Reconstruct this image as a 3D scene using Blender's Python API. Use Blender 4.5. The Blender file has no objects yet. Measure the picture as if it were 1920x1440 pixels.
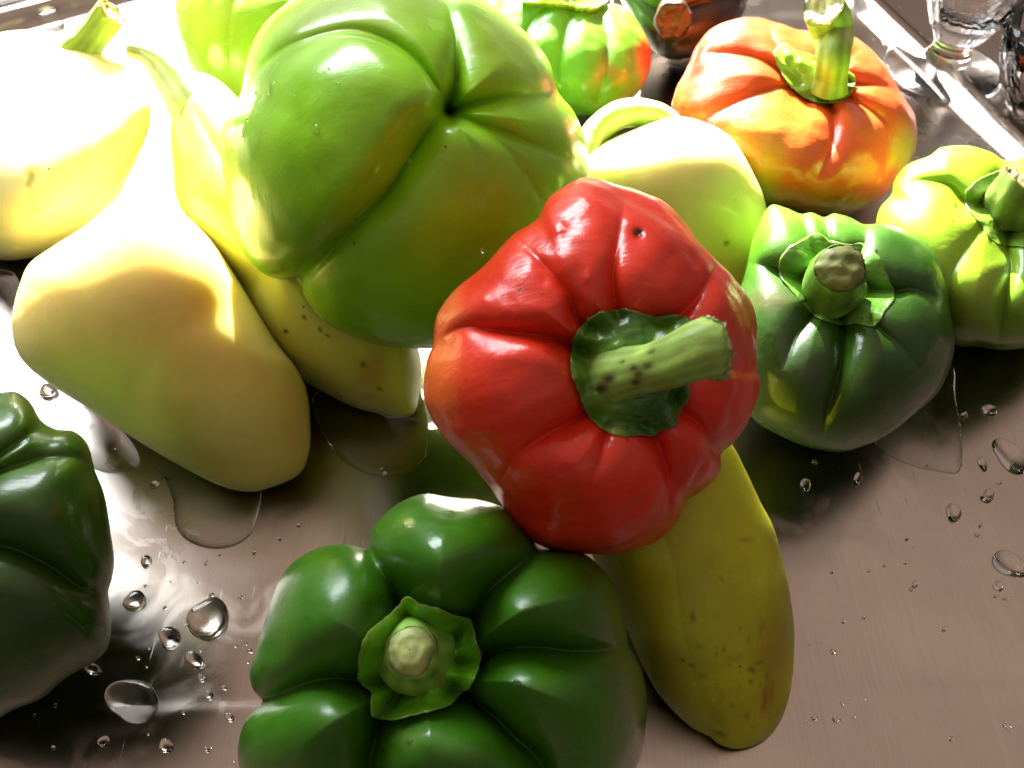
import bpy, math, random
import numpy as np
from mathutils import Vector
random.seed(7)
RNG = np.random.RandomState(11)
sc = bpy.context.scene
COL = sc.collection

# ------------------------------------------------------------------ camera
CAM_H = 0.28
PITCH = math.radians(52.0)
F = 1663.0                                   # focal length for a 1920 px wide picture
cam_d = bpy.data.cameras.new('camera'); cam = bpy.data.objects.new('camera', cam_d); COL.objects.link(cam)
cam.location = (0, 0, CAM_H)
cam.rotation_euler = (math.radians(90) - PITCH, 0, 0)
cam_d.sensor_width = 36.0; cam_d.lens = 36.0 * F / 1920.0
cam_d.clip_start = 0.01; cam_d.clip_end = 60
cam_d.dof.use_dof = True; cam_d.dof.focus_distance = 0.26; cam_d.dof.aperture_fstop = 22
sc.camera = cam
CP, SP = math.cos(PITCH), math.sin(PITCH)

# ------------------------------------------------------------------ light
sc.view_settings.view_transform = 'Standard'; sc.view_settings.look = 'None'
sc.cycles.caustics_reflective = False
sc.view_settings.exposure = 0.0; sc.view_settings.gamma = 1.0
w = bpy.data.worlds.new('World'); sc.world = w; w.use_nodes = True
bg = w.node_tree.nodes['Background']
# a dim warm room: the ceiling takes some light, the side behind the camera is darker
_n = w.node_tree.nodes; _tc = _n.new('ShaderNodeTexCoord'); _sx = _n.new('ShaderNodeSeparateXYZ')
w.node_tree.links.new(_tc.outputs['Generated'], _sx.inputs[0])
_ma = _n.new('ShaderNodeMath'); _ma.operation = 'MULTIPLY_ADD'; _ma.inputs[1].default_value = .12
w.node_tree.links.new(_sx.outputs['Y'], _ma.inputs[0]); w.node_tree.links.new(_sx.outputs['Z'], _ma.inputs[2])
_cr = _n.new('ShaderNodeValToRGB'); _mr = _n.new('ShaderNodeMapRange')
_mr.inputs['From Min'].default_value = -1; _mr.inputs['From Max'].default_value = 1.1
w.node_tree.links.new(_ma.outputs[0], _mr.inputs['Value']); w.node_tree.links.new(_mr.outputs[0], _cr.inputs[0])
_cr.color_ramp.elements[0].position = .58; _cr.color_ramp.elements[0].color = (.15, .128, .11, 1)
_cr.color_ramp.elements[1].position = .88; _cr.color_ramp.elements[1].color = (.56, .415, .335, 1)
w.node_tree.links.new(_cr.outputs[0], bg.inputs['Color']); bg.inputs['Strength'].default_value = 1.15

def aim(o, target):
    v = Vector(target) - o.location
    o.rotation_euler = v.to_track_quat('-Z', 'Y').to_euler()

SUN_DIR = Vector((-0.13, 0.78, 0.435)).normalized()
TGT = Vector((0.0, 0.30, 0.0))
# sunbeam through the window
sd = bpy.data.lights.new('sunbeam', 'SPOT'); so = bpy.data.objects.new('sunbeam', sd); COL.objects.link(so)
DIST = 6.0
so.location = TGT + SUN_DIR * DIST
HALF = math.radians(9.0)
EDGE_Y = 0.035                                # where the beam ends on the worktop, towards the camera
edge = Vector((0.02, EDGE_Y, 0.0))
to_edge = (edge - so.location).normalized()
side = to_edge.cross(Vector((0, 0, 1))).normalized()
upv = side.cross(to_edge).normalized()       # beam centre is lifted away from the edge
axis = (to_edge * math.cos(HALF) - upv * math.sin(HALF)).normalized()
so.rotation_euler = axis.to_track_quat('-Z', 'Y').to_euler()
sd.energy = 30000; sd.color = (1.0, 0.96, 0.88); sd.spot_size = 2 * HALF; sd.spot_blend = 0.03
sd.shadow_soft_size = 0.018
# window skylight
ad = bpy.data.lights.new('window_light', 'AREA'); ao = bpy.data.objects.new('window_light', ad); COL.objects.link(ao)
ad.shape = 'RECTANGLE'; ad.size = 1.25; ad.size_y = 0.6
ao.location = Vector((-0.70, 1.42, 1.04)); aim(ao, (0, 0.25, 0))
ad.energy = 54; ad.color = (0.90, 0.96, 1.0)

# ------------------------------------------------------------------ projection helpers
def dirv(px, py):
    x = (np.asarray(px, float) - 960) / F; y = (720 - np.asarray(py, float)) / F
    return np.stack([x, CP + y * SP, -SP + y * CP], -1)
def pt(px, py, d):
    return np.array([0, 0, CAM_H]) + dirv(px, py) * np.asarray(d, float)[..., None]
def depth_at(px, py, z):
    return (CAM_H - z) / (-dirv(px, py)[..., 2])
def gpt(px, py, z=0.0):
    return pt(px, py, depth_at(px, py, z))

def noise3(P, freq, seed=0, octs=3):
    r = np.random.RandomState(seed); out = 0; amp = 1; tot = 0
    for o in range(octs):
        for k in range(5):
            v = r.normal(size=3); v /= np.linalg.norm(v)
            out = out + amp * np.sin(P @ v * freq * (0.7 + 0.6 * r.rand()) * 6.28 + r.rand() * 6.28)
        tot += amp * 2.2; amp *= 0.5; freq *= 2
    return out / tot

# ------------------------------------------------------------------ mesh helpers
def mesh_obj(name, V, Fq, mat, parent=None, smooth=True, colors=None):
    me = bpy.data.meshes.new(name)
    V = np.asarray(V, np.float32).reshape(-1, 3)
    if isinstance(Fq, np.ndarray):
        n = len(Fq); k = Fq.shape[1]
        me.vertices.add(len(V)); me.vertices.foreach_set('co', V.ravel())
        me.loops.add(n * k); me.loops.foreach_set('vertex_index', Fq.astype(np.int32).ravel())
        me.polygons.add(n); me.polygons.foreach_set('loop_start', np.arange(0, n * k, k, dtype=np.int32))
        me.update(calc_edges=True)
    else:
        me.from_pydata([tuple(map(float, v)) for v in V], [], Fq)
    me.validate()
    me.polygons.foreach_set('use_smooth', [smooth] * len(me.polygons))
    if colors is not None:
        a = me.color_attributes.new('tint', 'FLOAT_COLOR', 'POINT')
        c = np.concatenate([np.clip(colors, 0, 1), np.ones((len(V), 1))], 1).astype(np.float32)
        a.data.foreach_set('color', c.ravel())
    me.materials.append(mat)
    o = bpy.data.objects.new(name, me); COL.objects.link(o)
    if parent is not None: o.parent = parent
    return o

def grid_faces(rows, n, close=True):
    i = np.arange(rows - 1)[:, None]; j = np.arange(n if close else n - 1)[None, :]
    j2 = (j + 1) % n
    return np.stack([i * n + j, i * n + j2, (i + 1) * n + j2, (i + 1) * n + j], -1).reshape(-1, 4)

def empty(name, loc, label, cat, group=None):
    o = bpy.data.objects.new(name, None); COL.objects.link(o); o.location = loc; o.empty_display_size = 0.01
    o['label'] = label; o['category'] = cat
    if group: o['group'] = group
    return o

def spline_closed(pts, n=40):
    P = np.asarray(pts, float); m = len(P); out = []
    t = np.linspace(0, 1, n, endpoint=False)[:, None]
    for i in range(m):
        a, b, c, d = P[i - 1], P[i], P[(i + 1) % m], P[(i + 2) % m]
        out.append(0.5 * (2 * b + (c - a) * t + (2 * a - 5 * b + 4 * c - d) * t ** 2 + (3 * b - a - 3 * c + d) * t ** 3))
    return np.concatenate(out)
def spline_open(pts, n=10):
    P = np.asarray(pts, float)
    P = np.concatenate([[2 * P[0] - P[1]], P, [2 * P[-1] - P[-2]]]); out = []
    t = np.linspace(0, 1, n, endpoint=False)[:, None]
    for i in range(1, len(P) - 2):
        a, b, c, d = P[i - 1], P[i], P[i + 1], P[i + 2]
        out.append(0.5 * (2 * b + (c - a) * t + (2 * a - 5 * b + 4 * c - d) * t ** 2 + (3 * b - a - 3 * c + d) * t ** 3))
    out.append(P[-2][None]); return np.concatenate(out)

# ------------------------------------------------------------------ materials
def new_mat(name):
    m = bpy.data.materials.new(name); m.use_nodes = True
    nt = m.node_tree; return m, nt, nt.nodes['Principled BSDF'], nt.links
def skin_mat(name, rough=0.42, coat=0.55, coat_rough=0.15, sss=0.25, bump=0.3, speck=0.25, scuff=.45, fleck=.08, sscale=.006, srad=(0.6, 0.8, 0.2)):
    m, nt, p, L = new_mat(name)
    N = nt.nodes
    att = N.new('ShaderNodeAttribute'); att.attribute_name = 'tint'
    tc = N.new('ShaderNodeTexCoord')
    n1 = N.new('ShaderNodeTexNoise'); n1.inputs['Scale'].default_value = 45; n1.inputs['Detail'].default_value = 5
    L.new(tc.outputs['Object'], n1.inputs['Vector'])
    mr = N.new('ShaderNodeMapRange'); mr.inputs['From Min'].default_value = .3; mr.inputs['From Max'].default_value = .7
    mr.inputs['To Min'].default_value = 1 - speck; mr.inputs['To Max'].default_value = 1 + speck * .8
    L.new(n1.outputs['Fac'], mr.inputs['Value'])
    # pale pinpoint flecks of the skin
    vo = N.new('ShaderNodeTexVoronoi'); vo.inputs['Scale'].default_value = 420
    L.new(tc.outputs['Object'], vo.inputs['Vector'])
    mr2 = N.new('ShaderNodeMapRange'); mr2.inputs['From Min'].default_value = .12; mr2.inputs['From Max'].default_value = .35
    mr2.inputs['To Min'].default_value = 1 + fleck; mr2.inputs['To Max'].default_value = 1.0
    L.new(vo.outputs['Distance'], mr2.inputs['Value'])
    mul = N.new('ShaderNodeMath'); mul.operation = 'MULTIPLY'; L.new(mr.outputs[0], mul.inputs[0]); L.new(mr2.outputs[0], mul.inputs[1])
    vm = N.new('ShaderNodeVectorMath'); vm.operation = 'SCALE'
    L.new(att.outputs['Color'], vm.inputs[0]); L.new(mul.outputs[0], vm.inputs['Scale'])
    # small dark pin marks, some cells only
    vo2 = N.new('ShaderNodeTexVoronoi'); vo2.inputs['Scale'].default_value = 110; L.new(tc.outputs['Object'], vo2.inputs['Vector'])
    rr1 = N.new('ShaderNodeMapRange'); rr1.inputs['From Min'].default_value = .035; rr1.inputs['From Max'].default_value = .07
    rr1.inputs['To Min'].default_value = 1; rr1.inputs['To Max'].default_value = 0; L.new(vo2.outputs['Distance'], rr1.inputs['Value'])
    sc3 = N.new('ShaderNodeSeparateColor'); L.new(vo2.outputs['Color'], sc3.inputs[0])
    gt = N.new('ShaderNodeMath'); gt.operation = 'GREATER_THAN'; gt.inputs[1].default_value = .72; L.new(sc3.outputs[0], gt.inputs[0])
    m3 = N.new('ShaderNodeMath'); m3.operation = 'MULTIPLY'; L.new(rr1.outputs[0], m3.inputs[0]); L.new(gt.outputs[0], m3.inputs[1])
    m4 = N.new('ShaderNodeMath'); m4.operation = 'MULTIPLY'; m4.inputs[1].default_value = .75; L.new(m3.outputs[0], m4.inputs[0])
    mx = N.new('ShaderNodeMix'); mx.data_type = 'RGBA'; mx.inputs[7].default_value = (.05, .025, .01, 1)
    L.new(m4.outputs[0], mx.inputs[0]); L.new(vm.outputs[0], mx.inputs[6])
    # pale scuffs
    mps = N.new('ShaderNodeMapping'); mps.inputs['Scale'].default_value = (30, 170, 90); mps.inputs['Rotation'].default_value = (.4, .3, .6)
    L.new(tc.outputs['Object'], mps.inputs['Vector'])
    nsf = N.new('ShaderNodeTexNoise'); nsf.inputs['Scale'].default_value = 1; nsf.inputs['Detail'].default_value = 6; nsf.inputs['Roughness'].default_value = .7
    L.new(mps.outputs[0], nsf.inputs['Vector'])
    rsf = N.new('ShaderNodeMapRange'); rsf.inputs['From Min'].default_value = .60; rsf.inputs['From Max'].default_value = .74
    rsf.inputs['To Max'].default_value = scuff; L.new(nsf.outputs['Fac'], rsf.inputs['Value'])
    hv = N.new('ShaderNodeVectorMath'); hv.operation = 'MULTIPLY_ADD'; hv.inputs[1].default_value = (1.3, 1.3, 1.3); hv.inputs[2].default_value = (.08, .07, .03)
    L.new(mx.outputs[2], hv.inputs[0])
    mxs = N.new('ShaderNodeMix'); mxs.data_type = 'RGBA'; L.new(rsf.outputs[0], mxs.inputs[0]); L.new(mx.outputs[2], mxs.inputs[6]); L.new(hv.outputs[0], mxs.inputs[7])
    L.new(mxs.outputs[2], p.inputs['Base Color'])
    rgh = N.new('ShaderNodeMapRange'); rgh.inputs['From Min'].default_value = .35; rgh.inputs['From Max'].default_value = .65
    rgh.inputs['To Min'].default_value = rough * .75; rgh.inputs['To Max'].default_value = rough * 1.3
    L.new(n1.outputs['Fac'], rgh.inputs['Value']); L.new(rgh.outputs[0], p.inputs['Roughness'])
    p.inputs['Specular IOR Level'].default_value = .18
    p.inputs['Coat Weight'].default_value = coat; p.inputs['Coat Roughness'].default_value = coat_rough
    p.inputs['Subsurface Weight'].default_value = sss
    p.inputs['Subsurface Radius'].default_value = srad; p.inputs['Subsurface Scale'].default_value = sscale
    nb = N.new('ShaderNodeTexNoise'); nb.inputs['Scale'].default_value = 160; nb.inputs['Detail'].default_value = 6
    nb.inputs['Roughness'].default_value = .55
    L.new(tc.outputs['Object'], nb.inputs['Vector'])
    nb2 = N.new('ShaderNodeTexNoise'); nb2.inputs['Scale'].default_value = 38; nb2.inputs['Detail'].default_value = 3
    L.new(tc.outputs['Object'], nb2.inputs['Vector'])
    ad_ = N.new('ShaderNodeMath'); ad_.operation = 'MULTIPLY_ADD'; ad_.inputs[1].default_value = 3.0
    L.new(nb2.outputs['Fac'], ad_.inputs[0]); L.new(nb.outputs['Fac'], ad_.inputs[2])
    mpz = N.new('ShaderNodeMapping'); mpz.inputs['Scale'].default_value = (140, 900, 500); mpz.inputs['Rotation'].default_value = (.4, .3, .6)
    L.new(tc.outputs['Object'], mpz.inputs['Vector'])
    nz2 = N.new('ShaderNodeTexNoise'); nz2.inputs['Scale'].default_value = 1; nz2.inputs['Detail'].default_value = 3; L.new(mpz.outputs[0], nz2.inputs['Vector'])
    adz = N.new('ShaderNodeMath'); adz.operation = 'MULTIPLY_ADD'; adz.inputs[1].default_value = .30
    L.new(nz2.outputs['Fac'], adz.inputs[0]); L.new(ad_.outputs[0], adz.inputs[2]); ad_ = adz
    bu = N.new('ShaderNodeBump'); bu.inputs['Strength'].default_value = bump; bu.inputs['Distance'].default_value = 0.0006
    L.new(ad_.outputs[0], bu.inputs['Height'])
    L.new(bu.outputs[0], p.inputs['Normal']); L.new(bu.outputs[0], p.inputs['Coat Normal'])
    # wet patches: coat roughness varies
    n3 = N.new('ShaderNodeTexNoise'); n3.inputs['Scale'].default_value = 25; n3.inputs['Detail'].default_value = 4
    L.new(tc.outputs['Object'], n3.inputs['Vector'])
    mr3 = N.new('ShaderNodeMapRange'); mr3.inputs['From Min'].default_value = .4; mr3.inputs['From Max'].default_value = .62
    mr3.inputs['To Min'].default_value = coat_rough * .5; mr3.inputs['To Max'].default_value = coat_rough * 2.2
    L.new(n3.outputs['Fac'], mr3.inputs['Value']); L.new(mr3.outputs[0], p.inputs['Coat Roughness'])
    return m
SKIN_GREEN = skin_mat('glossy_green_skin', speck=.18)
SKIN_RED = skin_mat('wrinkled_red_skin', rough=.36, coat=.5, coat_rough=.14, bump=.55, speck=.15)
SKIN_PALE = skin_mat('pale_skin', rough=.38, coat=.3, coat_rough=.14, sss=.85, sscale=.012, srad=(1.0, .85, .45), bump=.16, speck=.07, fleck=.02, scuff=.25)
SKIN_YEL = skin_mat('matte_yellow_skin', rough=.5, coat=.12, coat_rough=.22, sss=.3, bump=.3, speck=.2)
STEM = skin_mat('stem_skin', rough=.5, coat=.15, coat_rough=.25, sss=.15, bump=.5, speck=.3)
CALYX = skin_mat('wet_calyx', rough=.35, coat=.6, coat_rough=.1, sss=.15, bump=1.0, speck=.35)

def water_mat():
    m, nt, p, L = new_mat('water')
    p.inputs['Base Color'].default_value = (1, 1, 1, 1); p.inputs['Roughness'].default_value = 0.0
    p.inputs['IOR'].default_value = 1.33; p.inputs['Transmission Weight'].default_value = 1.0
    return m
WATER = water_mat()
def glass_mat():
    m, nt, p, L = new_mat('clear_glass')
    p.inputs['Base Color'].default_value = (.97, .98, 1, 1); p.inputs['Roughness'].default_value = 0.02
    p.inputs['IOR'].default_value = 1.5; p.inputs['Transmission Weight'].default_value = 1.0
    N = nt.nodes; tc = N.new('ShaderNodeTexCoord')
    n = N.new('ShaderNodeTexNoise'); n.inputs['Scale'].default_value = 90; L.new(tc.outputs['Object'], n.inputs['Vector'])
    b = N.new('ShaderNodeBump'); b.inputs['Strength'].default_value = .3; b.inputs['Distance'].default_value = .001
    L.new(n.outputs['Fac'], b.inputs['Height']); L.new(b.outputs[0], p.inputs['Normal'])
    return m
GLASS = glass_mat()
def puddle_mat():
    # a thin film: nearly clear where it lies flat, bending light only on its steep rim
    m, nt, p, L = new_mat('puddle_water'); N = nt.nodes
    out = [x for x in N if x.type == 'OUTPUT_MATERIAL'][0]
    p.inputs['Base Color'].default_value = (1, 1, 1, 1); p.inputs['Roughness'].default_value = 0.0
    p.inputs['IOR'].default_value = 1.33; p.inputs['Transmission Weight'].default_value = 1.0
    tr = N.new('ShaderNodeBsdfTransparent'); gl = N.new('ShaderNodeBsdfGlossy'); gl.inputs['Roughness'].default_value = .01
    fr = N.new('ShaderNodeFresnel'); fr.inputs['IOR'].default_value = 1.33
    gb = N.new('ShaderNodeNewGeometry'); sb = N.new('ShaderNodeMath'); sb.operation = 'SUBTRACT'; sb.inputs[0].default_value = 1.0; L.new(gb.outputs['Backfacing'], sb.inputs[1])
    mb = N.new('ShaderNodeMath'); mb.operation = 'MULTIPLY'; L.new(fr.outputs[0], mb.inputs[0]); L.new(sb.outputs[0], mb.inputs[1])
    m1 = N.new('ShaderNodeMixShader'); L.new(mb.outputs[0], m1.inputs[0]); L.new(tr.outputs[0], m1.inputs[1]); L.new(gl.outputs[0], m1.inputs[2])
    ge = N.new('ShaderNodeNewGeometry'); sx = N.new('ShaderNodeSeparateXYZ'); L.new(ge.outputs['Normal'], sx.inputs[0])
    ab = N.new('ShaderNodeMath'); ab.operation = 'ABSOLUTE'; L.new(sx.outputs['Z'], ab.inputs[0])
    mr = N.new('ShaderNodeMapRange'); mr.inputs['From Min'].default_value = .84; mr.inputs["From Max"].default_value = .985
    L.new(ab.outputs[0], mr.inputs['Value'])
    m2 = N.new('ShaderNodeMixShader'); L.new(mr.outputs[0], m2.inputs[0]); L.new(p.outputs[0], m2.inputs[1]); L.new(m1.outputs[0], m2.inputs[2])
    L.new(m2.outputs[0], out.inputs['Surface'])
    return m
PUDDLE = puddle_mat()

def steel_mat(name='brushed_steel', rough=.27, scratch=True):
    m, nt, p, L = new_mat(name); N = nt.nodes
    out = [x for x in N if x.type == 'OUTPUT_MATERIAL'][0]
    N.remove(p); p = N.new('ShaderNodeBsdfAnisotropic'); p.distribution = 'BECKMANN'; p.inputs['Anisotropy'].default_value = .0
    L.new(p.outputs[0], out.inputs['Surface'])
    tc = N.new('ShaderNodeTexCoord')
    nz = N.new('ShaderNodeTexNoise'); nz.inputs['Scale'].default_value = 14; nz.inputs['Detail'].default_value = 6
    L.new(tc.outputs['Object'], nz.inputs['Vector'])
    cr = N.new('ShaderNodeValToRGB'); cr.color_ramp.elements[0].position = .3; cr.color_ramp.elements[1].position = .75
    cr.color_ramp.elements[0].color = (.39, .345, .31, 1); cr.color_ramp.elements[1].color = (.51, .46, .415, 1)
    L.new(nz.outputs['Fac'], cr.inputs[0]); L.new(cr.outputs[0], p.inputs['Color'])
    mr = N.new('ShaderNodeMapRange'); mr.inputs['To Min'].default_value = rough * .6; mr.inputs['To Max'].default_value = rough * 1.5
    # dried water stains and wiped smears change the gloss
    nst = N.new('ShaderNodeTexNoise'); nst.inputs['Scale'].default_value = 38; nst.inputs['Detail'].default_value = 8; nst.inputs['Distortion'].default_value = 1.2
    L.new(tc.outputs['Object'], nst.inputs['Vector'])
    rst = N.new('ShaderNodeMapRange'); rst.inputs['From Min'].default_value = .47; rst.inputs['From Max'].default_value = .60
    rst.inputs['To Min'].default_value = 0; rst.inputs['To Max'].default_value = .35; L.new(nst.outputs['Fac'], rst.inputs['Value'])
    mxx = N.new('ShaderNodeMath'); mxx.operation = 'MULTIPLY_ADD'; mxx.inputs[1].default_value = 1.0
    L.new(rst.outputs[0], mxx.inputs[0]); L.new(nz.outputs['Fac'], mxx.inputs[2]); L.new(mxx.outputs[0], mr.inputs['Value'])
    # scratches: stretched noise, thresholded to thin streaks
    hs = []
    mpg = N.new('ShaderNodeMapping'); mpg.inputs['Scale'].default_value = (1500, 14, 1); mpg.inputs['Rotation'].default_value = (0, 0, .35)
    L.new(tc.outputs['Object'], mpg.inputs['Vector'])
    ng = N.new('ShaderNodeTexNoise'); ng.inputs['Scale'].default_value = 1; ng.inputs['Detail'].default_value = 3; L.new(mpg.outputs[0], ng.inputs['Vector'])
    rg = N.new('ShaderNodeMapRange'); rg.inputs['From Min'].default_value = .3; rg.inputs['From Max'].default_value = .7
    rg.inputs['To Min'].default_value = .95; rg.inputs['To Max'].default_value = 1.05; L.new(ng.outputs['Fac'], rg.inputs['Value'])
    vg = N.new('ShaderNodeVectorMath'); vg.operation = 'SCALE'; L.new(cr.outputs[0], vg.inputs[0]); L.new(rg.outputs[0], vg.inputs['Scale'])
    L.new(vg.outputs[0], p.inputs['Color'])
    for k, (ang, sx, sy, th) in enumerate([(.30, 1100, 60, .73), (-.12, 1600, 90, .735), (1.2, 1300, 50, .76)]):
        mp = N.new('ShaderNodeMapping'); mp.inputs['Rotation'].default_value = (0, 0, ang)
        mp.inputs['Scale'].default_value = (sx, sy, 1); L.new(tc.outputs['Object'], mp.inputs['Vector'])
        n = N.new('ShaderNodeTexNoise'); n.inputs['Scale'].default_value = 1; n.inputs['Detail'].default_value = 1.5
        L.new(mp.outputs[0], n.inputs['Vector'])
        r = N.new('ShaderNodeMapRange'); r.inputs['From Min'].default_value = th; r.inputs['From Max'].default_value = th + .06
        L.new(n.outputs['Fac'], r.inputs['Value']); hs.append(r.outputs[0])
    a1 = N.new('ShaderNodeMath'); a1.operation = 'MAXIMUM'; L.new(hs[0], a1.inputs[0]); L.new(hs[1], a1.inputs[1])
    a2 = N.new('ShaderNodeMath'); a2.operation = 'MAXIMUM'; L.new(a1.outputs[0], a2.inputs[0]); L.new(hs[2], a2.inputs[1])
    ar = N.new('ShaderNodeMath'); ar.operation = 'MULTIPLY_ADD'; ar.inputs[1].default_value = .3
    L.new(a2.outputs[0], ar.inputs[0]); L.new(mr.outputs[0], ar.inputs[2]); L.new(ar.outputs[0], p.inputs['Roughness'])
    nw = N.new('ShaderNodeTexNoise'); nw.inputs['Scale'].default_value = 16; nw.inputs['Detail'].default_value = 2
    L.new(tc.outputs['Object'], nw.inputs['Vector'])
    mpb = N.new('ShaderNodeMapping'); mpb.inputs['Scale'].default_value = (2400, 120, 1); mpb.inputs['Rotation'].default_value = (0, 0, .35)
    L.new(tc.outputs['Object'], mpb.inputs['Vector'])
    nbr = N.new('ShaderNodeTexNoise'); nbr.inputs['Scale'].default_value = 1; nbr.inputs['Detail'].default_value = 2
    L.new(mpb.outputs[0], nbr.inputs['Vector'])
    b1 = N.new('ShaderNodeBump'); b1.inputs['Strength'].default_value = .22; b1.inputs['Distance'].default_value = .002
    L.new(nw.outputs['Fac'], b1.inputs['Height'])
    b2 = N.new('ShaderNodeBump'); b2.inputs['Strength'].default_value = .2; b2.inputs['Distance'].default_value = .0002
    L.new(a2.outputs[0], b2.inputs['Height']); L.new(b1.outputs[0], b2.inputs['Normal'])
    b3 = N.new('ShaderNodeBump'); b3.inputs['Strength'].default_value = .10; b3.inputs['Distance'].default_value = .00004
    L.new(nbr.outputs['Fac'], b3.inputs['Height']); L.new(b2.outputs[0], b3.inputs['Normal'])
    L.new(b3.outputs[0], p.inputs['Normal'])
    return m
STEEL = steel_mat()

# ------------------------------------------------------------------ the setting: pressed-steel drainboard
def rim_geo():
    A = gpt(1592, 0)[:2]; B = gpt(1915, 318)[:2]
    C = gpt(0, 62)[:2]; D = gpt(232, 0)[:2]
    return A, B, C, D
A_, B_, C_, D_ = rim_geo()
u1 = (B_ - A_) / np.linalg.norm(B_ - A_)       # right rim direction, towards the camera
n1 = np.array([-u1[1], u1[0]]);
if n1[0] < 0: n1 = -n1                          # pointing outwards (right)
u2 = (D_ - C_) / np.linalg.norm(D_ - C_)
n2 = np.array([-u2[1], u2[0]])
if n2[1] < 0: n2 = -n2
def board_z(X, Y):
    """height of the pressed steel sheet: flat well, a raised rim on the right and at the back, a low step added for a reflected ceiling edge."""
    z = np.zeros_like(X)
    s1 = (X - A_[0]) * n1[0] + (Y - A_[1]) * n1[1]
    s2 = (X - C_[0]) * n2[0] + (Y - C_[1]) * n2[1]
    def rim(s, h, wdt):
        up = 1 / (1 + np.exp(-(s + .001) / .0016)); dn = 1 / (1 + np.exp(-(s - wdt) / .0016))
        return h * (up - dn)
    z = z + np.maximum(rim(s1, .009, .013), rim(s2, .010, .016) * (s1 < .0))
    # low step across the well, added for the ceiling edge mirrored in the steel
    yl = .094 + .03 * X
    z = z + .0006 / (1 + np.exp((Y - yl) / .0012))
    return z
xs = np.unique(np.concatenate([np.linspace(-1.2, -.42, 40), np.linspace(-.42, .55, 700), np.linspace(.55, 1.3, 40)]))
ys = np.unique(np.concatenate([np.linspace(-.5, .0, 30), np.linspace(0, .75, 560), np.linspace(.75, 1.6, 40)]))
X, Y = np.meshgrid(xs, ys)
Z = board_z(X, Y)
fl = mesh_obj('drainboard', np.stack([X, Y, Z], -1).reshape(-1, 3), grid_faces(len(ys), len(xs), False), STEEL)
fl['kind'] = 'structure'

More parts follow.
